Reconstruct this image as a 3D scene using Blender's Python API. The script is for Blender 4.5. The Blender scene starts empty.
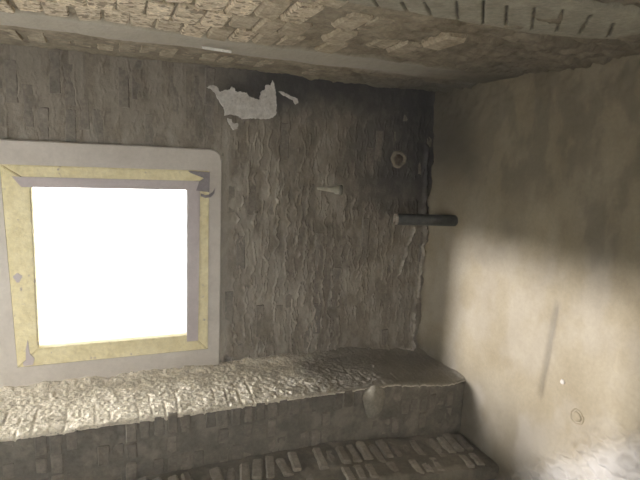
import bpy, bmesh, math, random
import numpy as np
from mathutils import Matrix, Vector

# ------------------------------------------------------------------ camera, world, lights, exposure
sc = bpy.context.scene
COL = sc.collection
cam_d = bpy.data.cameras.new('camera'); cam_o = bpy.data.objects.new('camera', cam_d); COL.objects.link(cam_o)
cam_d.sensor_width = 36.0; cam_d.lens = 500.0 * 36.0 / 640.0; cam_d.clip_start = 0.02
R = Matrix(((0.928, 0.019, -0.371), (-0.369, 0.161, -0.915), (0.043, 0.987, 0.157)))
c0 = R.col[0].normalized(); c2 = R.col[2].normalized(); c1 = c2.cross(c0).normalized(); c0 = c1.cross(c2)
M = Matrix((c0, c1, c2)).transposed().to_4x4(); M.translation = (0, 0, 1.6)
cam_o.matrix_world = M
sc.camera = cam_o

w = bpy.data.worlds.new('daylight'); sc.world = w; w.use_nodes = True
bg = w.node_tree.nodes['Background']; bg.inputs[0].default_value = (1.0, 0.975, 0.94, 1); bg.inputs[1].default_value = 6.9

sun_d = bpy.data.lights.new('sun', 'SUN'); sun_d.energy = 6.3; sun_d.angle = math.radians(5.0); sun_d.color = (0.99, 0.96, 0.99)
sun_o = bpy.data.objects.new('sun', sun_d); COL.objects.link(sun_o)
SUN = Vector((1.0, -0.102, -0.10)).normalized()
sun_o.rotation_euler = SUN.to_track_quat('-Z', 'Y').to_euler(); sun_o.location = (-4, 4, 2.4)

vs = sc.view_settings; vs.view_transform = 'Standard'; vs.look = 'None'; vs.gamma = 1.0; vs.exposure = 0.0; vs.use_curve_mapping = False

# ------------------------------------------------------------------ room measures (metres)
XL, XR, YB, YF, ZC, ZF = -1.70, 2.317, 3.40, -1.6, 2.17, -0.62
LEDGE_Y, LEDGE_Z = 2.78, 0.124
STEP_Y = 2.36
random.seed(5)

# ------------------------------------------------------------------ noise
def _h(ix, iy, s):
    n = (ix.astype(np.int64) * 374761393 + iy.astype(np.int64) * 668265263 + s * 1442695041) & 0x7fffffff
    n = ((n ^ (n >> 13)) * 1274126177) & 0x7fffffff
    return ((n ^ (n >> 16)) & 0xffff) / 65535.0
def vn(x, y, s=0):
    ix = np.floor(x); iy = np.floor(y); fx = x - ix; fy = y - iy
    fx = fx * fx * (3 - 2 * fx); fy = fy * fy * (3 - 2 * fy)
    a = _h(ix, iy, s); b = _h(ix + 1, iy, s); c = _h(ix, iy + 1, s); d = _h(ix + 1, iy + 1, s)
    return (a + (b - a) * fx) * (1 - fy) + (c + (d - c) * fx) * fy
def fbm(x, y, s=0, o=4):
    r = 0; a = 0.5; t = 0
    for i in range(o):
        r = r + a * vn(x, y, s + i * 17); t += a; x = x * 2.03 + 5.1; y = y * 2.03 + 1.7; a *= 0.5
    return r / t
def sm(a, b, x):
    t = np.clip((x - a) / (b - a), 0, 1); return t * t * (3 - 2 * t)
def box_mask(x, a, b, s): return sm(a - s, a + s, x) * (1 - sm(b - s, b + s, x))

# ------------------------------------------------------------------ materials
def mat(name, c_a, c_b, rough=0.9, n_scale=6.0, bumps=((90.0, 0.4, 0.004),), c_soot_shade=None, c_pale=None, rand=0.0, speck=None, spec=0.25, grain=0.22):
    m = bpy.data.materials.new(name); m.use_nodes = True; nt = m.node_tree; N = nt.nodes; L = nt.links
    b = N['Principled BSDF']; b.inputs['Roughness'].default_value = rough; b.inputs['Specular IOR Level'].default_value = spec
    tc = N.new('ShaderNodeTexCoord'); co = tc.outputs['Object']
    if rand:                                              # shared brick meshes: shift the grain per brick
        oi = N.new('ShaderNodeObjectInfo'); sc_ = N.new('ShaderNodeVectorMath'); sc_.operation = 'SCALE'
        sc_.inputs[0].default_value = (37, 53, 71); L.new(oi.outputs['Random'], sc_.inputs['Scale'])
        ad = N.new('ShaderNodeVectorMath'); ad.operation = 'ADD'; L.new(co, ad.inputs[0]); L.new(sc_.outputs[0], ad.inputs[1]); co = ad.outputs[0]
    n = N.new('ShaderNodeTexNoise'); n.inputs['Scale'].default_value = n_scale; n.inputs['Detail'].default_value = 8; n.inputs['Roughness'].default_value = 0.62
    L.new(co, n.inputs['Vector'])
    r = N.new('ShaderNodeValToRGB'); r.color_ramp.elements[0].position = 0.33; r.color_ramp.elements[1].position = 0.67
    r.color_ramp.elements[0].color = (*c_a, 1); r.color_ramp.elements[1].color = (*c_b, 1); L.new(n.outputs['Fac'], r.inputs[0])
    out = r.outputs[0]
    n2 = N.new('ShaderNodeTexNoise'); n2.inputs['Scale'].default_value = 48; n2.inputs['Detail'].default_value = 6; n2.inputs['Roughness'].default_value = 0.7; L.new(co, n2.inputs['Vector'])
    g2 = N.new('ShaderNodeMapRange'); g2.inputs[1].default_value = 0.3; g2.inputs[2].default_value = 0.7; g2.inputs[3].default_value = 1 - grain; g2.inputs[4].default_value = 1 + grain; L.new(n2.outputs['Fac'], g2.inputs[0])
    v2 = N.new('ShaderNodeVectorMath'); v2.operation = 'SCALE'; L.new(out, v2.inputs[0]); L.new(g2.outputs[0], v2.inputs['Scale']); out = v2.outputs[0]
    def mix(fac, col, prev, kind='MIX'):
        x = N.new('ShaderNodeMix'); x.data_type = 'RGBA'; x.blend_type = kind
        L.new(fac, x.inputs[0]); L.new(prev, x.inputs[6]); x.inputs[7].default_value = (*col, 1); return x.outputs[2]
    if rand:
        mr = N.new('ShaderNodeMapRange'); mr.inputs[3].default_value = 1 - rand; mr.inputs[4].default_value = 1 + rand; L.new(oi.outputs['Random'], mr.inputs[0])
        v = N.new('ShaderNodeVectorMath'); v.operation = 'SCALE'; L.new(out, v.inputs[0]); L.new(mr.outputs[0], v.inputs['Scale']); out = v.outputs[0]
    if speck:
        s = N.new('ShaderNodeTexNoise'); s.inputs['Scale'].default_value = speck[0]; s.inputs['Detail'].default_value = 3; L.new(co, s.inputs['Vector'])
        q = N.new('ShaderNodeMapRange'); q.inputs[1].default_value = speck[1]; q.inputs[2].default_value = speck[1] + 0.06; q.inputs[4].default_value = speck[3]
        L.new(s.outputs['Fac'], q.inputs[0]); out = mix(q.outputs[0], speck[2], out)
    for nm, c in (('soot_shade', c_soot_shade), ('pale', c_pale)):
        if c:
            a = N.new('ShaderNodeAttribute'); a.attribute_name = nm; out = mix(a.outputs['Fac'], c, out)
    L.new(out, b.inputs['Base Color'])
    prev = None
    for (s, st, d) in bumps:
        t = N.new('ShaderNodeTexNoise'); t.inputs['Scale'].default_value = s; t.inputs['Detail'].default_value = 5; t.inputs['Roughness'].default_value = 0.6; L.new(co, t.inputs['Vector'])
        bp = N.new('ShaderNodeBump'); bp.inputs['Strength'].default_value = st; bp.inputs['Distance'].default_value = d
        L.new(t.outputs['Fac'], bp.inputs['Height'])
        if prev: L.new(prev, bp.inputs['Normal'])
        prev = bp.outputs[0]
    if prev: L.new(prev, b.inputs['Normal'])
    return m

SOOT = (0.030, 0.030, 0.031)
m_mortar = mat('smeared mortar', (0.125, 0.105, 0.077), (0.225, 0.193, 0.147), n_scale=5, bumps=((45, 0.5, 0.006), (170, 0.5, 0.003)), c_soot_shade=SOOT, c_pale=(0.42, 0.38, 0.31), spec=0.35, rough=0.8)
m_brick_wall = mat('sooty wall brick', (0.15, 0.13, 0.105), (0.225, 0.20, 0.162), n_scale=12, bumps=((60, 0.5, 0.005),), rand=0.12)
m_ceil = mat('ceiling mortar', (0.15, 0.122, 0.08), (0.32, 0.275, 0.195), n_scale=7, bumps=((40, 0.7, 0.008), (150, 0.5, 0.003)), c_soot_shade=(0.10, 0.09, 0.07), c_pale=(0.46, 0.43, 0.36))
m_brick_ceil = mat('tan ceiling brick', (0.40, 0.33, 0.225), (0.66, 0.575, 0.425), n_scale=14, bumps=((55, 0.9, 0.008), (160, 0.6, 0.003)), rand=0.15, speck=(34, 0.545, (0.17, 0.13, 0.085), 0.8), grain=0.4)
m_ledge = mat('ledge mortar', (0.53, 0.48, 0.37), (0.80, 0.735, 0.59), n_scale=9, bumps=((70, 0.8, 0.008), (180, 0.6, 0.003)), speck=(85, 0.61, (0.13, 0.11, 0.08), 0.7), c_soot_shade=(0.16, 0.142, 0.108), c_pale=(0.40, 0.37, 0.29))
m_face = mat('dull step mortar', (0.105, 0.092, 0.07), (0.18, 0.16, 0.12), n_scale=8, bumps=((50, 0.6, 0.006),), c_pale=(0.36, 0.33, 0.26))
m_brick_ledge = mat('dull ledge brick', (0.12, 0.104, 0.078), (0.24, 0.212, 0.165), n_scale=9, bumps=((60, 0.6, 0.006),), rand=0.2)
m_plaster = mat('olive buff plaster', (0.24, 0.199, 0.127), (0.33, 0.285, 0.20), n_scale=2.2, bumps=((30, 0.25, 0.004), (120, 0.35, 0.002)), grain=0.10, c_soot_shade=(0.075, 0.065, 0.046), c_pale=(0.52, 0.50, 0.47), spec=0.3)
m_surr = mat('grey window plaster', (0.49, 0.45, 0.395), (0.58, 0.54, 0.48), n_scale=5, bumps=((60, 0.2, 0.002),), rough=0.75, grain=0.07)
m_yellow = mat('pale yellow board', (0.68, 0.60, 0.33), (0.80, 0.73, 0.46), n_scale=16, bumps=((50, 0.5, 0.004),), speck=(26, 0.66, (0.36, 0.31, 0.30), 0.8), rough=0.7, grain=0.10)
m_film = mat('mauve grey film', (0.43, 0.38, 0.375), (0.50, 0.445, 0.435), n_scale=6, bumps=((80, 0.1, 0.001),), rough=0.45, grain=0.05)
m_dgrey = mat('dark grey patch', (0.19, 0.17, 0.175), (0.25, 0.225, 0.23), n_scale=20, bumps=((80, 0.2, 0.001),), rough=0.6)
m_white = mat('off white plaster', (0.47, 0.44, 0.39), (0.62, 0.60, 0.56), n_scale=18, bumps=((90, 0.4, 0.002),), speck=(60, 0.66, (0.25, 0.22, 0.18), 0.6))
m_paper = mat('chalky white', (0.88, 0.87, 0.80), (0.93, 0.92, 0.86), n_scale=30, bumps=((90, 0.2, 0.001),))
m_pipe = mat('dark slate pipe', (0.030, 0.033, 0.032), (0.075, 0.078, 0.070), n_scale=22, bumps=((90, 0.4, 0.002),), rough=0.55, spec=0.4)
m_rim = mat('dusty pipe rim', (0.26, 0.225, 0.18), (0.40, 0.355, 0.29), n_scale=25, bumps=((90, 0.4, 0.002),))
m_hole = mat('rusty brown filling', (0.07, 0.048, 0.03), (0.16, 0.12, 0.085), n_scale=40, bumps=((110, 0.8, 0.004),))
m_dirt = mat('dusty dirt', (0.09, 0.078, 0.058), (0.16, 0.14, 0.105), n_scale=6, bumps=((40, 0.6, 0.008),))
m_beam = mat('grey green render', (0.24, 0.22, 0.165), (0.34, 0.315, 0.24), n_scale=8, bumps=((60, 0.4, 0.003),), c_soot_shade=(0.05, 0.045, 0.035))
m_glass = bpy.data.materials.new('clear glass'); m_glass.use_nodes = True
nt = m_glass.node_tree; nt.nodes.remove(nt.nodes['Principled BSDF'])
tr = nt.nodes.new('ShaderNodeBsdfTransparent'); gl = nt.nodes.new('ShaderNodeBsdfGlossy'); gl.inputs['Roughness'].default_value = 0.02
fr = nt.nodes.new('ShaderNodeFresnel'); fr.inputs[0].default_value = 1.3; mx = nt.nodes.new('ShaderNodeMixShader')
nt.links.new(fr.outputs[0], mx.inputs[0]); nt.links.new(tr.outputs[0], mx.inputs[1]); nt.links.new(gl.outputs[0], mx.inputs[2]); nt.links.new(mx.outputs[0], nt.nodes['Material Output'].inputs[0])

# ------------------------------------------------------------------ object helpers
def tag(o, label=None, cat=None, group=None, kind=None):
    if label: o['label'] = label
    if cat: o['category'] = cat
    if group: o['group'] = group
    if kind: o['kind'] = kind
    return o
def link(name, me, m, parent=None, smooth=False):
    o = bpy.data.objects.new(name, me); COL.objects.link(o)
    if m and not me.materials: me.materials.append(m)
    if parent: o.parent = parent
    if smooth: me.polygons.foreach_set('use_smooth', [True] * len(me.polygons))
    return o
def from_bm(name, bm, m, parent=None, smooth=False):
    bmesh.ops.recalc_face_normals(bm, faces=bm.faces)
    me = bpy.data.meshes.new(name); bm.to_mesh(me); bm.free(); return link(name, me, m, parent, smooth)
def sheet(name, org, u, v, nrm, ul, vl, du, dv, hf, m, attrs=None, keep=None, parent=None, thick=0.12, smooth=True, follow=False):
    """a displaced slab: grid front skin with height hf(U,V) along nrm, closed by a flat back"""
    nu = max(2, int(ul / du)) + 1; nv = max(2, int(vl / dv)) + 1
    U, V = np.meshgrid(np.linspace(0, ul, nu), np.linspace(0, vl, nv), indexing='ij')
    org, u, v, nrm = (np.array(a, float) for a in (org, u, v, nrm))
    H = hf(U, V)
    P = org + U[..., None] * u + V[..., None] * v + H[..., None] * nrm
    idx = np.arange(nu * nv).reshape(nu, nv)
    F = np.stack([idx[:-1, :-1], idx[1:, :-1], idx[1:, 1:], idx[:-1, 1:]], -1).reshape(-1, 4)
    if keep is not None:
        cu = (U[:-1, :-1] + U[1:, 1:]) / 2; cv = (V[:-1, :-1] + V[1:, 1:]) / 2
        F = F[keep(cu, cv).reshape(-1)]
    if np.dot(np.cross(u, v), nrm) < 0: F = F[:, ::-1]
    # slab skirt: back copies of the border
    B = org + U[..., None] * u + V[..., None] * v - thick * nrm
    if follow: B = P - thick * nrm
    vs_ = P.reshape(-1, 3); faces = F.tolist()
    if keep is None:
        ring = list(idx[:, 0]) + list(idx[-1, 1:]) + list(idx[-2::-1, -1]) + list(idx[0, -2:0:-1])
        off = len(vs_); vs_ = np.vstack([vs_, B.reshape(-1, 3)[ring]]); k = len(ring)
        for i in range(k):
            j = (i + 1) % k; faces.append([int(ring[i]), off + i, off + j, int(ring[j])])
        if not follow: faces.append([off + i for i in range(k)])
    me = bpy.data.meshes.new(name); me.from_pydata(vs_.tolist(), [], faces)
    for nm, fn in (attrs or {}).items():
        a = me.attributes.new(nm, 'FLOAT', 'POINT'); d = np.zeros(len(vs_)); d[:nu * nv] = np.clip(fn(U, V), 0, 1).reshape(-1); a.data.foreach_set('value', d)
    me.update(); bm = bmesh.new(); bm.from_mesh(me)
    if keep is not None: bmesh.ops.delete(bm, geom=[x for x in bm.verts if not x.link_faces], context='VERTS')
    bm.to_mesh(me); bm.free()
    o = link(name, me, m, parent, smooth); return o
def add_box(bm, lo, hi, bev=0.0, jit=0.0, seg=1):
    r = bmesh.ops.create_cube(bm, size=1.0); vs_ = r['verts']
    for q in vs_: q.co = Vector([lo[i] + (hi[i] - lo[i]) * (q.co[i] + 0.5) for i in range(3)])
    if bev:
        es = list({e for q in vs_ for e in q.link_edges})
        r2 = bmesh.ops.bevel(bm, geom=es, offset=bev, segments=seg, affect='EDGES'); vs_ = list({q for f in r2['faces'] for q in f.verts})
    if jit:
        for q in vs_: q.co += Vector([random.uniform(-jit, jit) for _ in range(3)])
    return vs_
def add_prism(bm, pts, d0, d1, place):
    """polygon pts (2D) extruded between d0 and d1; place(a,b,d)->Vector"""
    a = [bm.verts.new(place(p[0], p[1], d0)) for p in pts]; b = [bm.verts.new(place(p[0], p[1], d1)) for p in pts]; n = len(pts)
    bm.faces.new(a); bm.faces.new(b[::-1])
    for i in range(n): bm.faces.new([a[i], b[i], b[(i + 1) % n], a[(i + 1) % n]])
def add_lathe(bm, prof, A, axis, n=32, wob=0.0):
    """profile of (distance along axis, radius), closed loop if first==last"""
    ax = Vector(axis).normalized(); s = ax.orthogonal().normalized(); t = ax.cross(s); rings = []
    for (d, r) in prof:
        ring = []
        for k in range(n):
            an = 2 * math.pi * k / n; rr = r * (1 + wob * math.sin(3 * an + d * 40) + wob * 0.6 * math.sin(7 * an + 1))
            ring.append(bm.verts.new(Vector(A) + ax * d + (s * math.cos(an) + t * math.sin(an)) * rr))
        rings.append(ring)
    for i in range(len(rings) - 1):
        for k in range(n):
            bm.faces.new([rings[i][k], rings[i][(k + 1) % n], rings[i + 1][(k + 1) % n], rings[i + 1][k]])
    return rings
def brick_meshes(tagname, size, m, n=6, bev=0.006, jit=0.003):
    out = []
    for i in range(n):
        bm = bmesh.new(); add_box(bm, [-s / 2 for s in size], [s / 2 for s in size], bev, jit)
        bmesh.ops.recalc_face_normals(bm, faces=bm.faces)
        me = bpy.data.meshes.new(tagname); bm.to_mesh(me); bm.free(); me.materials.append(m); out.append(me)
    return out
def put_brick(meshes, loc, parent, rot=(0, 0, 0), scale=(1, 1, 1)):
    o = bpy.data.objects.new('brick', random.choice(meshes)); COL.objects.link(o)
    o.location = loc; o.rotation_euler = rot; o.scale = scale; o.parent = parent; return o

# ------------------------------------------------------------------ back wall
WX0, WX1, WZ0, WZ1 = -0.60, 0.555, 0.265, 1.50          # opening in the masonry that holds the window frame
PIT = 0.0745
def smooth_zone(x, z):                                  # smeared channel beside the tapered plug, and bare sooty patch above
    return np.maximum(box_mask(z, 1.33 + 0.02 * np.sin(x * 9), 1.50, 0.03) * sm(1.4, 1.5, x),
                      np.maximum(sm(1.93, 2.0, z) * box_mask(x, 0.45, 2.4, 0.1), 0.8 * box_mask(z, 0.15, 0.42, 0.08) * box_mask(x, 1.55, 2.1, 0.12)))
def ridges(x, z):                                       # squeezed-out mortar: thin wandering ridges along the brick joints
    out = 0
    for (p, sd, wd, am, wz, th) in ((PIT, 3, 0.0055, 0.017, 0.024, 0.47), (0.049, 21, 0.0042, 0.012, 0.020, 0.52), (0.087, 77, 0.0045, 0.014, 0.030, 0.50)):
        xw = x + wz * 2.6 * (fbm(x * 9, z * 13, sd, 3) - 0.5) + 0.016 * (vn(x * 34, z * 45, sd + 2) - 0.5)
        k = np.round(xw / p); d = xw - k * p
        gate = sm(th, th + 0.10, fbm(k * 5.3 + x * 0.5, z * 11, sd + 6, 2))
        a_ = am * (0.35 + 1.4 * vn(x * 50, z * 45, sd + 9))
        out = np.maximum(out, a_ * np.exp(-(d / wd) ** 2) * gate)
    return out
def rough_zone(x, z):
    return 0.16 + 0.84 * sm(0.70, 0.78, x) * (1 - sm(1.55, 1.95, z)) * (1 - 0.5 * sm(1.3, 1.9, x)) * (1 - 0.4 * sm(1.35, 1.7, z))
def h_back(U, V):
    x = U + XL; z = V + ZF
    rough = rough_zone(x, z); ridge = ridges(x, z) * rough
    sz = smooth_zone(x, z)
    h = (fbm(x * 4, z * 3, 1, 3) - 0.5) * 0.018 + (fbm(x * 26, z * 17, 5, 4) - 0.5) * 0.008 * (0.4 + rough)
    h = h * (1 - 0.7 * sz) + ridge * (1 - sz) + 0.006 * sz
    # mortar drips running down from the pipe in the corner
    for (xa, za, xb, zb, wd, am) in ((2.19, 1.13, 2.07, 0.72, 0.012, 0.02), (2.285, 1.16, 2.235, 0.10, 0.013, 0.022), (2.24, 1.75, 2.27, 1.22, 0.014, 0.022), (2.10, 1.30, 2.13, 1.17, 0.01, 0.014), (2.18, 1.32, 2.20, 1.18, 0.01, 0.014)):
        t = np.clip((z - za) / (zb - za), 0, 1); inside = box_mask(z, min(za, zb), max(za, zb), 0.02)
        xc = xa + (xb - xa) * t + 0.035 * (fbm(z * 16, z * 0, 7, 3) - 0.5)
        h = h + am * np.exp(-((x - xc) / wd) ** 2) * inside * (0.5 + vn(z * 30, x * 10, 8))
    bl = np.exp(-((x - 2.22) / 0.10) ** 2 - ((z - 0.075) / 0.035) ** 2); h = h + bl * 0.05 * (0.3 + fbm(x * 40, z * 40, 4))
    # slumped mortar along the ledge and in the corner
    h = h + 0.03 * np.exp(-np.maximum(z - LEDGE_Z, 0) / 0.035) * fbm(x * 18, z * 18, 11) + 0.05 * np.exp(-(XR - x) / 0.05) * fbm(x * 3, z * 9, 12)
    pit = np.exp(-((x - 0.70) / 0.025) ** 2 - ((z - 0.17) / 0.022) ** 2); h = h - 0.03 * pit
    return h
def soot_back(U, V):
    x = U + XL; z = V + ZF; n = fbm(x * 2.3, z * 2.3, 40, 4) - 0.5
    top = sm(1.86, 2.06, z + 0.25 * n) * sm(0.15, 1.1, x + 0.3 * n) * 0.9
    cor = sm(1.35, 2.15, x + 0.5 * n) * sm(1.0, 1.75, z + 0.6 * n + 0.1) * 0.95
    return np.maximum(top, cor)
def pale_back(U, V):
    x = U + XL; z = V + ZF; h = 0
    wv = 0.035 * (fbm(z * 16, z * 0, 7, 3) - 0.5)
    drip = np.maximum(np.exp(-((x - wv - (2.07 + (z - 0.72) * 0.29)) / 0.013) ** 2) * box_mask(z, 0.72, 1.13, 0.03), np.exp(-((x - wv - (2.24 + (z - 0.1) * 0.047)) / 0.018) ** 2) * box_mask(z, 0.1, 1.14, 0.03))
    drip = drip * sm(0.42, 0.55, fbm(x * 30, z * 22, 50))
    bl = np.exp(-((x - 2.2) / 0.14) ** 2 - ((z - 0.075) / 0.045) ** 2) * sm(0.4, 0.55, fbm(x * 25, z * 40, 51))
    lil = 0.28 * sm(0.48, 0.56, fbm(np.round(x / PIT) * 1.7 + 0.3 * x, z * 3.0, 55, 2)) * sm(1.6, 1.85, z) * sm(0.75, 0.45, x)
    wash = 0.22 * sm(0.5, 0.62, fbm(x * 26, z * 15, 57)) + 0.38 * sm(0.47, 0.62, fbm(x * 8, z * 3, 53)) * sm(2.0, 1.5, z + x * 0) * (1 - 0.7 * sm(1.5, 2.2, x))
    rg = 0.45 * sm(0.003, 0.010, ridges(x, z) * rough_zone(x, z)) * (1 - smooth_zone(x, z)) * sm(2.4, 1.4, x * 0.6 + z)  # highlight on the mortar ridges, painted as a paler colour
    warm = 0.5 * box_mask(x, 0.64, 0.70, 0.025) * box_mask(z, 0.2, 1.8, 0.1)
    return np.maximum.reduce([drip, bl * 0.95, wash * (1 - 0.85 * soot_back(U, V)), warm, rg, lil])
def keep_back(cu, cv):
    x = cu + XL; z = cv + ZF; return ~((x > WX0) & (x < WX1) & (z > WZ0) & (z < WZ1))
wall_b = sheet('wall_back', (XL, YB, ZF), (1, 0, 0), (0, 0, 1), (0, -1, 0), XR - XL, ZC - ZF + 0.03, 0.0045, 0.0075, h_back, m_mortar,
               {'soot_shade': soot_back, 'pale': pale_back}, keep_back)
tag(wall_b, 'mortar-smeared brick back wall sooty along the top, around the window', 'wall', kind='structure')
# masonry thickness behind the skin, as four blocks around the opening
bm = bmesh.new()
for lo, hi in (((XL - .3, YB + .02, ZF), (WX0, YB + .16, ZC + .2)), ((WX1, YB + .02, ZF), (XR + .3, YB + .16, ZC + .2)),
               ((WX0, YB + .02, ZF), (WX1, YB + .16, WZ0)), ((WX0, YB + .02, WZ1), (WX1, YB + .16, ZC + .2))): add_box(bm, lo, hi)
core = from_bm('wall_core', bm, m_dirt, wall_b)
bw = brick_meshes('wall brick', (0.064, 0.05, 0.245), m_brick_wall)
cnt = 0
for c in range(-14, 32):
    x = (c + 0.5) * PIT
    if x > XR - 0.03: break
    for r in range(9):
        z = 0.16 + 0.26 * r + (0.13 if c % 2 else 0) + random.uniform(-.012, .012)
        if z > ZC - 0.04 or z < 0.1: continue
        if WX0 - 0.06 < x < WX1 + 0.12 and WZ0 - 0.2 < z < WZ1 + 0.2: continue
        if x < -0.60 and z < 1.68: continue
        top_left = (z > 1.6 and x < 1.3)
        bare = random.random() < (0.38 if top_left else 0.16)
        sz = float(smooth_zone(np.array(x), np.array(z)))
        if sz > 0.5 and not (x < 0.62): bare = False
        hh = float(h_back(np.array(x - XL), np.array(z - ZF)))
        pr = (hh + random.uniform(-0.001, 0.003)) if bare else (hh - random.choice((0.006, 0.012, 0.018, 0.022)))
        zz = min(z, ZC - 0.13)
        put_brick(bw, (x, YB - pr + 0.025, zz), wall_b, (random.uniform(-.012, .012), random.uniform(-.02, .02), random.uniform(-.03, .03))); cnt += 1
print('wall bricks', cnt)

# ------------------------------------------------------------------ window
win = bpy.data.objects.new('window_1', None); COL.objects.link(win); win.location = (0, YB, WZ0)
tag(win, 'bright square window with pale yellow boards inside a grey plaster surround', 'window', kind='structure')
def wp(a, b, d): return Vector((a, -d, b - WZ0))
SX0, SX1, SZ0, SZ1 = -0.86, 0.638, 0.118, 1.642
bm = bmesh.new()                                            # raised plaster band, top right corner cut
outer = [(SX0, SZ0), (SX1, SZ0), (SX1, SZ1 - 0.075), (SX1 - 0.012, SZ1 - 0.03), (SX1 - 0.045, SZ1 - 0.004), (SX1 - 0.08, SZ1), (SX0, SZ1)]
inner = [(WX0, WZ0), (WX1, WZ0), (WX1, WZ0 + .3), (WX1, WZ1 - .2), (WX1, WZ1), (WX1 - 0.1, WZ1), (WX0 - 0.035, WZ1)]
for d, flip in ((0.030, 0), ):
    o1 = [bm.verts.new(wp(p[0], p[1], d - 0.006)) for p in outer]; o2 = [bm.verts.new(wp(p[0] + (0.006 if p[0] < 0 else -0.006), p[1] + (0.006 if p[1] < 1 else -0.006), d)) for p in outer]
    i2 = [bm.verts.new(wp(*p, d)) for p in inner]; ib = [bm.verts.new(wp(*p, -0.10)) for p in inner]; ob = [bm.verts.new(wp(*p, -0.02)) for p in outer]
    for A, B in ((ob, o1), (o1, o2), (o2, i2), (i2, ib), (ib, ob)):
        for i in range(7): bm.faces.new([A[i], A[(i + 1) % 7], B[(i + 1) % 7], B[i]])
from_bm('plaster_surround', bm, m_surr, win)
fx0, fx1, fz0, fz1 = WX0, WX1, WZ0, WZ1; ix0, ix1, iz0, iz1 = -0.482, 0.44, 0.378, 1.40
def board(pts):
    bm = bmesh.new(); add_prism(bm, pts, -0.05, 0.034, wp)
    bmesh.ops.bevel(bm, geom=[e for e in bm.edges if abs(e.verts[0].co.y + 0.034) < 1e-4 and abs(e.verts[1].co.y + 0.034) < 1e-4], offset=0.006, segments=2, affect='EDGES')
    return from_bm('frame_board', bm, m_yellow, win)
g = 0.0015
board([(fx0, fz0), (ix0, iz0 + 0), (ix0, iz1), (fx0 - 0.033, fz1)])
board([(fx0 + g, fz0 - g), (fx1, fz0 - g), (ix1, iz0 - g), (ix0 + g, iz0 - g)])
board([(ix1 + g, iz0), (fx1, fz0), (fx1, fz1), (ix1 + g, iz1)])
board([(fx0 - 0.033 + g, fz1), (ix0 + g, iz1 + g), (ix1, iz1 + g), (fx1, fz1)])
def slab(name, pts, d0, d1, m):
    bm = bmesh.new(); add_prism(bm, pts, d0, d1, wp); return from_bm(name, bm, m, win)
f1 = slab('film_strip', [(-0.575, 1.432), (-0.53, 1.372), (0.412, 1.372), (0.50, 1.372), (0.50, 1.432)], -0.04, 0.038, m_film)
f2 = slab('film_strip', [(0.412, 0.335), (0.487, 0.335), (0.495, 1.3715), (0.412, 1.3715)], -0.04, 0.0385, m_film)
cp = slab('corner_patch', [(0.47, 1.37), (0.555, 1.36), (0.558, 1.492), (0.42, 1.497), (0.43, 1.485), (0.52, 1.452), (0.49, 1.43)], 0.036, 0.041, m_dgrey)
tag(cp, 'torn dark grey patch')
bm = bmesh.new(); arc = [(0.50, 1.352), (0.53, 1.340), (0.555, 1.345), (0.578, 1.362), (0.592, 1.385), (0.588, 1.352), (0.565, 1.327), (0.53, 1.322), (0.50, 1.333)]
add_prism(bm, arc, 0.032, 0.044, wp); tag(from_bm('hooked_flap', bm, m_dgrey, win), 'curled dark flap')
bm = bmesh.new(); add_prism(bm, [(-0.565, 0.272), (-0.515, 0.275), (-0.505, 0.315), (-0.53, 0.35), (-0.537, 0.44), (-0.55, 0.38), (-0.552, 0.31), (-0.57, 0.295)], 0.033, 0.037, wp)
tag(from_bm('torn_flap', bm, m_film, win), 'grey torn flap at the lower left of the boards')
bm = bmesh.new(); add_prism(bm, [(-0.573 + 0.022 * math.cos(a) * (1 + .25 * math.sin(3 * a)), 0.83 + 0.026 * math.sin(a) * (1 + .2 * math.cos(4 * a))) for a in [k * math.pi / 7 for k in range(14)]], 0.033, 0.0355, wp)
tag(from_bm('knot', bm, m_film, win), 'mauve grey scuffed knot')
bm = bmesh.new(); add_box(bm, wp(ix0 - .01, iz0 - .01, -0.022), wp(ix1 + .01, iz1 + .01, -0.018)); from_bm('pane', bm, m_glass, win)

# ------------------------------------------------------------------ right wall
def h_right(U, V):
    y = U + YF; z = V + ZF
    h = (fbm(y * 2, z * 2, 60, 3) - 0.5) * 0.02 + (fbm(y * 16, z * 16, 61, 3) - 0.5) * 0.0035
    g_ = np.clip((z - 0.27) / 0.6, 0, 1); yc = 2.103 - 0.04 * g_                      # scored groove
    h = h - 0.014 * np.exp(-((y - yc) / 0.018) ** 2) * box_mask(z, 0.24, 0.86, 0.03)
    h = h - 0.006 * np.exp(-((y - 1.66) / 0.01) ** 2) * box_mask(z, 0.62, 0.76, 0.02)
    m_ = sm(-0.06, 0.12, (0.60 - (y - 1.35) * 0.95) - z + 0.12 * (fbm(y * 5, z * 5, 66) - 0.5)) * sm(2.6, 2.0, y)
    rr = fbm(y * 13 + z * 6, z * 26 - y * 5, 63, 4); h = h + m_ * (0.012 + 0.10 * (rr - 0.42) + 0.02 * (fbm(y * 40, z * 40, 69, 2) - .5))
    h = h + 0.06 * np.exp(-(YB - y) / 0.05) * fbm(y * 5, z * 9, 64) * sm(2.2, 1.9, z)
    cr = sm(ZC - 0.35, ZC - 0.02, z + 0.05 * fbm(y * 6, z * 6, 67)) ; h = h + cr * (0.02 + 0.03 * fbm(y * 14, z * 14, 65))
    return h
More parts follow.
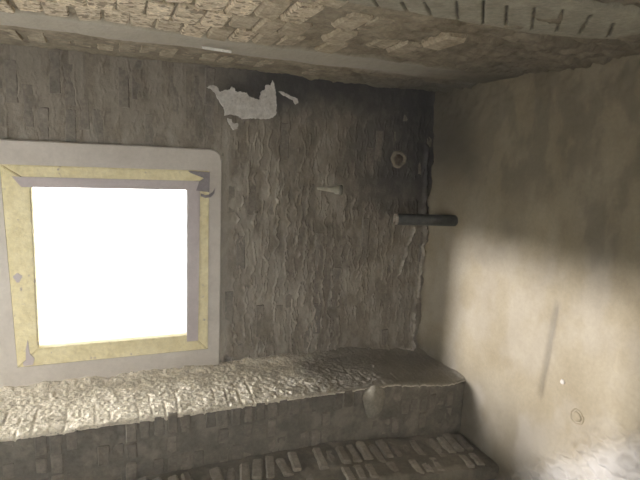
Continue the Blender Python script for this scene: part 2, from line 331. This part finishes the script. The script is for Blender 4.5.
def soot_shade_right(U, V):
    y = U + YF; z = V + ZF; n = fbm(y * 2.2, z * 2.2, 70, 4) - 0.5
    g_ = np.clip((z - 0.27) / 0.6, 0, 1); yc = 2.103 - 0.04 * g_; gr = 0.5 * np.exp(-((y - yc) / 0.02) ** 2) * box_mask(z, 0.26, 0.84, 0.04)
    low = 0.6 * sm(0.32, -0.05, z + 0.3 * n + 0.1 * (2.8 - y)) * sm(1.7, 2.2, y + 0.3 * n)  # darker towards the foot of the wall, near the ledge
    return np.maximum.reduce([gr, low, 0.95 * sm(2.25, 3.2, y + 0.5 * n) * sm(1.0, 1.75, z + 0.5 * n), (0.24 + 0.3 * sm(0.42, 0.62, fbm(y * 9, z * 4, 73, 5))) * sm(1.0, 1.5, z + n), 0.35 * sm(1.9, 2.15, z + 0.5 * n)])  # soot in the corner, plus shade painted into the upper wall colour
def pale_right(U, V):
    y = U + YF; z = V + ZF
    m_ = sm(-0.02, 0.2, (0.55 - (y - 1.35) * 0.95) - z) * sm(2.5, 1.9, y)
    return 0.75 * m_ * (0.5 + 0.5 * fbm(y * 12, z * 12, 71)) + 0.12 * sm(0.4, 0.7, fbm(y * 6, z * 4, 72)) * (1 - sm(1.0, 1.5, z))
wall_r = sheet('wall_right', (XR, YF, ZF), (0, 1, 0), (0, 0, 1), (-1, 0, 0), YB - YF + 0.02, ZC - ZF + 0.03, 0.011, 0.010, h_right, m_plaster, {'soot_shade': soot_shade_right, 'pale': pale_right}, thick=0.2)
tag(wall_r, 'buff olive plastered right wall with a sunlit patch and a scored groove', 'wall', kind='structure')
def disc(name, y, z, r, d, m, ring=None):
    bm = bmesh.new(); R0 = add_lathe(bm, [(0, 0.001), (0, r * 0.7), (-0.25 * d, r), (-d, r)], (XR - 0.006 - d, y, z), (-1, 0, 0), 24, 0.05)
    o = from_bm(name, bm, m, None, True)
    return o
def on_right(y, z): return float(h_right(np.array(y - YF), np.array(z - ZF)))
def plug(name, y, z, r, m, ring=False):
    h = on_right(y, z); base = XR - h
    bm = bmesh.new(); rg = add_lathe(bm, [(-0.02, r), (0.004, r), (0.008, r * 0.85), (0.009, r * 0.4), (0.009, 0.0008)], (base, y, z), (-1, 0, 0), 24, 0.04); bm.faces.new(rg[-1]); bm.faces.new(rg[0][::-1])
    o = from_bm(name, bm, m, None, True)
    if ring:
        bm = bmesh.new(); add_lathe(bm, [(-0.02, r * 1.25), (0.003, r * 1.3), (0.006, r * 1.42), (0.003, r * 1.55), (-0.02, r * 1.6), (-0.02, r * 1.25)], (base, y, z), (-1, 0, 0), 24, 0.05)
        from_bm('rim', bm, m_plaster, o, True)
    return o
tag(plug('wall_plug', 1.839, 0.269, 0.028, m_plaster, True), 'larger round plastered-over plug with a rim low on the right wall', 'plug')
tag(plug('wall_plug', 1.956, 0.421, 0.014, m_surr), 'small pale round dab of filler above the rimmed plug on the right wall', 'plug')

# ------------------------------------------------------------------ ledge and lower step
def h_ledge(U, V):
    x = U + XL; y = V + LEDGE_Y
    j = (x / PIT + 0.35 * (vn(x * 2, y * 5, 80) - .5)); j = (j - np.round(j)) * PIT
    front = 1 - sm(0.18, 0.36, V)
    h = 0.004 + (fbm(x * 9, y * 9, 81, 3) - 0.5) * 0.014 + (fbm(x * 55, y * 55, 82, 3) - 0.5) * 0.012 - 0.065 * sm(1.55, 2.3, x)
    h = h - 0.010 * np.exp(-(j / 0.0045) ** 2) * front * sm(0.30, 0.5, fbm(x * 3, y * 3, 83)) * sm(0.42, 0.55, fbm(x * 13, y * 13, 87))
    h = h + 0.05 * sm(0.50, 0.62, V) * fbm(x * 12, y * 12, 84)
    h = h - 0.010 * np.exp(-V / 0.012)
    h = h + 0.03 * np.exp(-(XR - x) / 0.07) * fbm(x * 6, y * 9, 88)
    pit = np.exp(-((x + 0.30) / 0.045) ** 2 - ((y - 2.90) / 0.05) ** 2); return h - 0.03 * pit * fbm(x * 40, y * 40, 85)
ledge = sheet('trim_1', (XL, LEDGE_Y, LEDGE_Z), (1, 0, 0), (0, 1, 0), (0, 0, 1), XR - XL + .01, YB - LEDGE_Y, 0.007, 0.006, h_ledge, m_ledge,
              {'soot_shade': lambda U, V: 0.92 * sm(0.85, 1.45, U + XL + 0.5 * (fbm(U * 5, V * 5, 86) - .5)),  # fading of the sunlight along the ledge, put into the colour
               'pale': lambda U, V: 0.0 * U}, thick=0.014, follow=True)
tag(ledge, 'rough mortar-topped brick ledge running below the window', 'ledge', kind='structure')
def h_face(U, V):
    x = U + XL; z = V - 0.4
    return -0.006 + (fbm(x * 9, z * 9, 90, 4) - 0.5) * 0.020 + (fbm(x * 40, z * 40, 91, 2) - 0.5) * 0.007 - 0.012 * sm(0.0, 0.03, V - 0.50)
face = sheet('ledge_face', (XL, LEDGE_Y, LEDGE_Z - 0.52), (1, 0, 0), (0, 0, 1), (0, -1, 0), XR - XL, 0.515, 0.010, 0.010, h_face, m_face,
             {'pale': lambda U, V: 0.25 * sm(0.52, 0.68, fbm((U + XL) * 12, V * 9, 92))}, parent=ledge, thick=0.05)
for q in face.data.vertices: q.co.z -= 0.065 * float(sm(1.55, 2.3, q.co.x)) + 0.012      # follows the sagging ledge
be = brick_meshes('edge brick', (0.063, 0.25, 0.118), m_brick_ledge, 6, 0.008, 0.004)
bt = brick_meshes('top brick', (0.064, 0.24, 0.06), m_brick_ledge, 5, 0.008, 0.004)
for c in range(-13, 31):
    x = (c + 0.5) * PIT
    hh = float(h_ledge(np.array(x - XL), np.array(0.12)))
    for row in range(3):
        if row and random.random() < 0.12: continue
        fh = float(h_face(np.array(x - XL), np.array(0.35 - 0.125 * row)))
        pr = fh + random.choice((-0.008, 0.001, 0.004, 0.007, 0.009)) - 0.001 * row
        z = LEDGE_Z - 0.062 - row * 0.128
        if row == 0: z = LEDGE_Z + hh - 0.060 - random.choice((0.012, 0.014, 0.018))
        put_brick(be, (x + random.uniform(-.003, .003), LEDGE_Y - pr + 0.125, z), ledge, (0, random.uniform(-.03, .03), random.uniform(-.02, .02)), (1, 1, 1 if row != 1 else random.choice((1, .8))))
    hh = float(h_ledge(np.array(x - XL), np.array(0.40)))
    if x > 0.9 and x < 1.9: put_brick(bt, (x + 0.01, LEDGE_Y + 0.39, LEDGE_Z + hh - 0.030 + random.choice((-.016, -.008, -.004))), ledge, (0, random.uniform(-.03, .03), -0.12))
# smooth smear of mortar hanging over the ledge edge
bm = bmesh.new()
pts = [(1.565 + 0.085 * math.cos(a) * (1 if math.sin(a) > 0 else 0.85), 0.04 + (0.085 if math.sin(a) > 0 else 0.15) * math.sin(a) * (1 + .06 * math.sin(5 * a))) for a in [k * 2 * math.pi / 28 for k in range(28)]]
add_prism(bm, pts, 0.0, 0.022, lambda a, b, d: Vector((a, LEDGE_Y - d, b)))
bmesh.ops.bevel(bm, geom=[e for e in bm.edges if all(abs(v.co.y - (LEDGE_Y - 0.022)) < 1e-4 for v in e.verts)], offset=0.008, segments=2, affect='EDGES')
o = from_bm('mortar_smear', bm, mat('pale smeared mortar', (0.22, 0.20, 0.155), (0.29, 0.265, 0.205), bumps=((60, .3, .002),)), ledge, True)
tag(o, 'smooth pale rounded dab of mortar over the ledge edge')

def z_step(x): return -0.225 - 0.11 * np.maximum(0, x - 1.25)
def h_step(U, V):
    x = U + XL; y = V + STEP_Y
    return (z_step(x) + 0.225) + (fbm(x * 11, y * 11, 100, 4) - 0.5) * 0.03 - 0.012 * np.exp(-V / 0.02)
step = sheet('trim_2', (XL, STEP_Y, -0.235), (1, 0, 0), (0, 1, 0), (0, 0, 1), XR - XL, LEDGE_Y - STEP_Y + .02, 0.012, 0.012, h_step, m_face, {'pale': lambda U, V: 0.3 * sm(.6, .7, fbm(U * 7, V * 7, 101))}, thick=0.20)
tag(step, 'lower brick step in shade at the foot of the ledge', 'step', kind='structure')
bs = brick_meshes('step brick', (0.056, 0.22, 0.07), mat('pale step brick', (0.19, 0.168, 0.13), (0.31, 0.28, 0.225), n_scale=10, bumps=((60, 0.6, 0.006),), rand=0.2), 6, 0.010, 0.005)
for c in range(-12, 30):
    x = (c + 0.3) * 0.079
    if x > 2.26: break
    if random.random() < 0.06: continue
    skew = -0.12 if x > 1 else random.uniform(-.3, .3)
    hh = float(h_step(np.array(x - XL), np.array(0.27)))
    put_brick(bs, (x, STEP_Y + 0.275 + random.uniform(-.03, .02), -0.235 + hh - 0.035 + random.choice((0.016, 0.022, 0.012, 0.004))), step, (random.uniform(-.04, .04), random.uniform(-.06, .06), skew), (1, random.choice((1, .9, .8)), 1))
    hh = float(h_step(np.array(x - XL), np.array(0.08)))
    if random.random() < .45: put_brick(bs, (x + .03, STEP_Y + 0.085, -0.235 + hh - 0.035 + random.choice((0.010, 0.004))), step, (0, random.uniform(-.05, .05), skew), (1, .6, 1))

# ------------------------------------------------------------------ ceiling
BAND0, BAND1 = 2.54, 2.85
def band_edge(x): return BAND0 + 0.05 * (fbm(x * 3, x * 0, 110) - .5), BAND1 + 0.03 * (fbm(x * 4, x * 0, 111) - .5)
def h_ceil(U, V):
    x = U + XL; y = V + YF
    a, b = band_edge(x); s = sm(a - .03, a + .03, y) * (1 - sm(b - .02, b + .04, y))
    h = (fbm(x * 3, y * 3, 112, 3) - 0.5) * 0.02 + (fbm(x * 12, y * 18, 113, 4) - 0.5) * (0.010 + 0.02 * sm(.8, 1.3, x)) * (1 - s) + (fbm(x * 45, y * 45, 115, 2) - .5) * 0.012 * (1 - .7 * s)
    sme = sm(0.85, 1.35, x + 0.3 * (fbm(x * 3, y * 3, 114) - .5))      # mortar smeared over the bricks towards the corner
    st = fbm(x * 5 + y * 3, y * 22, 116, 3)
    return h + 0.014 * s + sme * (1 - s) * (0.012 + 0.055 * (st - 0.5) + 0.02 * (fbm(x * 14, y * 50, 129, 2) - .5))
ceil = sheet('ceiling', (XL, YF, ZC), (1, 0, 0), (0, 1, 0), (0, 0, -1), XR - XL + .02, YB - YF + .02, 0.011, 0.009, h_ceil, m_ceil,
             {'soot_shade': lambda U, V: 0.85 * sm(1.0, 2.4, U + XL + .6 * (fbm(U * 3, V * 3, 117) - .5)) * sm(1.8, 2.8, V + YF) + 0.35 * sm(1.0, 2.0, U + XL) * (1 - sm(1.8, 2.8, V + YF)) + 0.25 * sm(2.95, 3.05, V + YF),
              'pale': lambda U, V: 0.75 * sm(band_edge(U + XL)[0] - .03, band_edge(U + XL)[0] + .03, V + YF) * (1 - sm(band_edge(U + XL)[1] - .03, band_edge(U + XL)[1] + .03, V + YF)) * sm(2.2, 1.2, U + XL)}, thick=0.15)
tag(ceil, 'rough brick ceiling smeared with tan mortar', 'ceiling', kind='structure')
bc = brick_meshes('ceiling brick', (0.103, 0.226, 0.05), m_brick_ceil, 9, 0.007, 0.0055)
bcd = brick_meshes('ceiling brick', (0.102, 0.222, 0.05), mat('dull ceiling brick', (0.26, 0.215, 0.145), (0.42, 0.36, 0.26), n_scale=14, bumps=((55, 0.9, 0.008), (160, 0.6, 0.003)), rand=0.15, grain=0.3), 5, 0.012, 0.004)
cnt = 0
for r in range(7):
    y = (3.10 if r == 0 else 2.655 - 0.235 * r)
    if y < 1.15: break
    for c in range(-8, 21):
        x = (c + 0.5) * 0.111 + (0.055 if r % 2 else 0) + random.uniform(-.006, .006)
        if x > XR - 0.06: continue
        if x > 0.8 and y < 1.9: continue
        hh = float(h_ceil(np.array(x - XL), np.array(y - YF)))
        cov = x > 1.0 + random.uniform(-.3, .35)
        pr = hh + (-random.uniform(0.022, .034) if cov else random.uniform(0.008, 0.020))
        if r == 0 and not cov: pr = hh + random.uniform(-.002, 0.004)
        put_brick(bcd if x > 0.55 + random.uniform(-.25, .25) or r == 0 else bc, (x, y + random.uniform(-.012, .012), ZC - pr + 0.025), ceil, (random.uniform(-.03, .03), random.uniform(-.05, .05), random.uniform(-.04, .04)), (random.uniform(.94, 1.03), random.uniform(.92, 1.02) * (1.1 if r == 0 else 1), 1)); cnt += 1
print('ceiling bricks', cnt)
# scored render band across the ceiling
SCORES = ((0.80, 1.60, 0.88, 1.69), (0.903, 1.582, 0.986, 1.681), (0.968, 1.544, 1.087, 1.676), (1.059, 1.492, 1.198, 1.666), (1.135, 1.448, 1.309, 1.659), (1.228, 1.441, 1.432, 1.672),
          (1.321, 1.41, 1.519, 1.626), (1.415, 1.38, 1.618, 1.597), (1.545, 1.378, 1.712, 1.573), (1.686, 1.402, 1.851, 1.556), (1.84, 1.38, 1.98, 1.53), (0.62, 1.56, 0.76, 1.69))
BX0, BY0 = 0.45, 1.20
def score_mask(x, y, wd):
    m_ = 0
    for (xa, ya, xb, yb) in SCORES:
        dx, dy = xb - xa, yb - ya; t = np.clip(((x - xa) * dx + (y - ya) * dy) / (dx * dx + dy * dy), 0, 1)
        q = np.hypot(x - xa - t * dx, y - ya - t * dy) + 0.004 * (vn(x * 30, y * 30, 5) - .5); m_ = np.maximum(m_, np.exp(-(q / wd) ** 2))
    return m_
def band_in(x, y):
    lo = 1.395 - 0.10 * sm(.9, 1.4, x) + 0.02 * (fbm(x * 6, x * 0, 118) - .5); hi = 1.685 - 0.13 * sm(1.45, 2.1, x) + 0.02 * (fbm(x * 5, x * 0, 119) - .5)
    return sm(lo - .012, lo + .012, y) * (1 - sm(hi - .012, hi + .012, y)) * sm(0.55, 0.66, x)
def h_band(U, V):
    x = U + BX0; y = V + BY0
    return -0.03 + band_in(x, y) * (0.056 + (fbm(x * 5, y * 5, 120, 3) - 0.5) * 0.016) - 0.014 * score_mask(x, y, 0.0032) * band_in(x, y)
beam = sheet('render_band', (BX0, BY0, ZC), (1, 0, 0), (0, 1, 0), (0, 0, -1), XR - BX0 + 0.01, 0.56, 0.003, 0.005, h_band, m_beam, {'soot_shade': lambda U, V: 0.9 * score_mask(U + BX0, V + BY0, 0.0032)}, parent=ceil, thick=0.01)
tag(beam, 'smooth grey band with scored joints')

# ------------------------------------------------------------------ floor, left wall, rear wall
fl = sheet('floor', (XL, YF, ZF), (1, 0, 0), (0, 1, 0), (0, 0, 1), XR - XL, YB - YF, 0.05, 0.05, lambda U, V: (fbm(U * 4, V * 4, 130) - .5) * 0.04, m_dirt, thick=0.2)
tag(fl, 'dusty dirt floor below the brick step', 'floor', kind='structure')
# left wall has a side opening close to the back corner through which the sun comes
OY0, OY1, OZ0, OZ1 = 1.9, 3.375, 0.22, 1.44
bm = bmesh.new()
for lo, hi in (((XL - .12, YF, ZF), (XL, OY0, ZC + .2)), ((XL - .12, OY1, ZF), (XL, YB + .05, ZC + .2)),
               ((XL - .12, OY0, ZF), (XL, OY1, OZ0)), ((XL - .12, OY0, OZ1), (XL, OY1, ZC + .2))): add_box(bm, lo, hi)
tag(from_bm('wall_left', bm, m_plaster), 'plastered left wall outside the picture with a side opening', 'wall', kind='structure')
bm = bmesh.new()
DX0, DX1, DZ1 = -0.6, 0.7, 1.5  # unseen opening behind the camera, added and sized to let in fill light
for lo, hi in (((XL - .12, YF - .12, ZF), (DX0, YF, ZC + .2)), ((DX1, YF - .12, ZF), (XR + .2, YF, ZC + .2)), ((DX0, YF - .12, DZ1), (DX1, YF, ZC + .2))): add_box(bm, lo, hi)
tag(from_bm('wall_rear', bm, m_plaster), 'plastered rear wall behind the camera with an added opening for fill light', 'wall', kind='structure')

# ------------------------------------------------------------------ pipe, plugs, patch, sliver
A = Vector((1.885, 3.19, 1.197)); B = Vector((2.36, 3.06, 1.200)); ax = (B - A); Ln = ax.length
pipe = bpy.data.objects.new('pipe_stub', None); COL.objects.link(pipe); pipe.location = (2.30, 3.08, 1.2)
tag(pipe, 'dark slate hollow pipe stub jutting out of the right wall near the corner', 'pipe')
def local(o): o.location = o.location - pipe.location; o.parent = pipe; return o
bm = bmesh.new(); add_lathe(bm, [(0.004, 0.034), (0.010, 0.0415), (0.05, 0.0425), (0.20, 0.041), (Ln, 0.0425), (Ln, 0.030), (0.004, 0.030), (0.004, 0.034)], A, ax, 28, 0.012); local(from_bm('pipe_body', bm, m_pipe, None, True))
bm = bmesh.new(); add_lathe(bm, [(0.012, 0.028), (-0.004, 0.030), (-0.008, 0.036), (-0.003, 0.0425), (0.012, 0.0435), (0.016, 0.040), (0.012, 0.028)], A, ax, 28, 0.04); tag(local(from_bm('pipe_rim', bm, m_rim, None, True)), 'dusty chipped rim')
bm = bmesh.new(); rg = add_lathe(bm, [(0.10, 0.030), (0.11, 0.02), (0.115, 0.001)], A, ax, 20, 0.05); local(from_bm('pipe_plug', bm, m_hole, None, True))

hb = float(h_back(np.array(1.999 - XL), np.array(1.634 - ZF)))
hole = bpy.data.objects.new('capped_pipe', None); COL.objects.link(hole); hole.location = (1.999, YB - hb, 1.634)
tag(hole, 'round rusty pipe mouth ringed with mortar high on the back wall near the corner', 'pipe')
bm = bmesh.new(); add_lathe(bm, [(-0.03, 0.070), (0.004, 0.066), (0.020, 0.058), (0.024, 0.050), (0.018, 0.042), (-0.01, 0.040), (-0.03, 0.070)], (0, 0, 0), (0, -1, 0), 28, 0.06); from_bm('mortar_ring', bm, mat('ring mortar', (0.17, 0.145, 0.105), (0.29, 0.25, 0.185), n_scale=25, bumps=((80, .7, .004),)), hole, True)
bm = bmesh.new(); rg = add_lathe(bm, [(-0.01, 0.042), (0.006, 0.036), (0.004, 0.027), (0.012, 0.018), (0.013, 0.0008)], (0, 0, 0), (0, -1, 0), 20, 0.08); from_bm('filling', bm, m_hole, hole, True)

hb = float(h_back(np.array(1.43 - XL), np.array(1.39 - ZF)))
bm = bmesh.new(); P0 = Vector((1.335, YB - hb - 0.006, 1.400)); P1 = Vector((1.505, YB - hb - 0.030, 1.392)); d = P1 - P0
rg = add_lathe(bm, [(0.0, 0.001), (0.002, 0.010), (0.09, 0.019), (0.135, 0.024), (0.140, 0.032), (d.length - .01, 0.034), (d.length, 0.031), (d.length, 0.022), (0.14, 0.018), (0.13, 0.001)], P0, d, 24)
pegm = from_bm('tapered_plug', bm, mat('dusty cream plastic', (0.30, 0.28, 0.21), (0.40, 0.375, 0.29), n_scale=30, bumps=((90, .2, .001),), rough=0.5), None, True)
tag(pegm, 'small cream tapered plastic plug lying against the middle of the back wall', 'plug')
m_dk = m_pipe
bm = bmesh.new(); add_lathe(bm, [(0, 0.030), (0.002, 0.0355), (0.028, 0.036), (0.03, 0.03), (0, 0.03)], P1 - d.normalized() * 0.012, d, 24); from_bm('collar', bm, mat('dull green grey collar', (0.12, 0.115, 0.09), (0.17, 0.165, 0.13), bumps=()), pegm, True)

# ragged white plaster remnant
def ragged(name, poly, place, th, m, amp=0.006, seg=0.007, sd=1):
    rnd = random.Random(sd); pts = []
    for i in range(len(poly)):
        a = Vector(poly[i]); b = Vector(poly[(i + 1) % len(poly)]); n = max(1, int((b - a).length / seg)); nn = Vector((-(b - a).y, (b - a).x)).normalized()
        for k in range(n):
            q = a.lerp(b, k / n) + nn * (rnd.uniform(-amp, amp) if k else 0); pts.append((q.x, q.y))
    bm = bmesh.new(); vs_ = [bm.verts.new(place(p[0], p[1], th)) for p in pts]; f = bm.faces.new(vs_)
    r = bmesh.ops.extrude_face_region(bm, geom=[f]); new = [e for e in r['geom'] if isinstance(e, bmesh.types.BMVert)]
    for q, p in zip(vs_, pts): q.co = place(p[0], p[1], -0.02)
    bmesh.ops.triangulate(bm, faces=[f_ for f_ in bm.faces if len(f_.verts) > 4])
    return from_bm(name, bm, m)
pb = lambda a, b, d: Vector((a, YB - 0.012 - d, b))
poly = [(0.535, 2.035), (0.575, 2.052), (0.60, 2.045), (0.625, 2.012), (0.66, 2.03), (0.69, 2.035), (0.70, 2.055), (0.73, 2.025), (0.80, 2.025), (0.815, 2.0), (0.845, 1.995), (0.885, 1.985), (0.90, 2.04), (0.925, 2.055), (0.93, 2.085),
        (0.965, 2.085), (0.975, 2.12), (0.997, 2.06), (1.005, 1.985), (1.01, 1.91), (0.985, 1.875), (0.93, 1.862), (0.83, 1.862), (0.77, 1.848), (0.75, 1.868), (0.69, 1.875), (0.655, 1.865), (0.65, 1.92), (0.62, 1.955), (0.60, 1.985), (0.575, 2.02)]
tag(ragged('plaster_patch', poly, pb, 0.010, m_white, 0.0045, 0.008), 'large ragged white plaster patch at the top of the back wall', 'plaster', 'plaster remnants on the back wall')
tag(ragged('plaster_patch', [(0.675, 1.85), (0.70, 1.845), (0.71, 1.82), (0.745, 1.82), (0.742, 1.785), (0.715, 1.775), (0.70, 1.79), (0.685, 1.82)], pb, 0.009, m_white, 0.004, 0.008, 4), 'small white plaster crumb just under the large plaster patch', 'plaster', 'plaster remnants on the back wall')
tag(ragged('plaster_patch', [(1.02, 2.05), (1.055, 2.052), (1.10, 2.03), (1.155, 2.015), (1.165, 1.985), (1.145, 1.975), (1.125, 2.005), (1.08, 2.02), (1.045, 2.035)], pb, 0.009, m_white, 0.004, 0.008, 6), 'thin white plaster sliver trailing right of the large plaster patch', 'plaster', 'plaster remnants on the back wall')
# white sliver under the ceiling
bm = bmesh.new(); add_prism(bm, [(-0.075, -0.012), (-0.07, 0.014), (-0.02, 0.02), (0.06, 0.010), (0.075, 0.014), (0.078, -0.014), (0.0, -0.010)], 0.0, 0.012, lambda a, b, d: Vector((a, b, -d)))
o = from_bm('white_sliver', bm, m_paper); o.location = (0.475, 2.70, ZC - 0.026); o.rotation_euler = (0.25, 0.02, 0.06)
tag(o, 'small bright white sliver stuck flat to the ceiling above the plaster patch', 'sliver')

# ------------------------------------------------------------------ dust haze hanging in the room
m_haze = bpy.data.materials.new('dust haze'); m_haze.use_nodes = True; nt = m_haze.node_tree; nt.nodes.remove(nt.nodes['Principled BSDF'])
vsn = nt.nodes.new('ShaderNodeVolumeScatter'); vsn.inputs['Density'].default_value = 0.021; vsn.inputs['Anisotropy'].default_value = 0.45; vsn.inputs['Color'].default_value = (1, 0.98, 0.95, 1)
nt.links.new(vsn.outputs[0], nt.nodes['Material Output'].inputs['Volume'])
bm = bmesh.new(); add_box(bm, (XL + .01, YF + .01, ZF + .05), (XR + .05, YB + .06, ZC + .05))
tag(from_bm('dust_haze', bm, m_haze), 'thin pale dust haze filling the room and glowing in the sunlight', 'haze', kind='stuff')
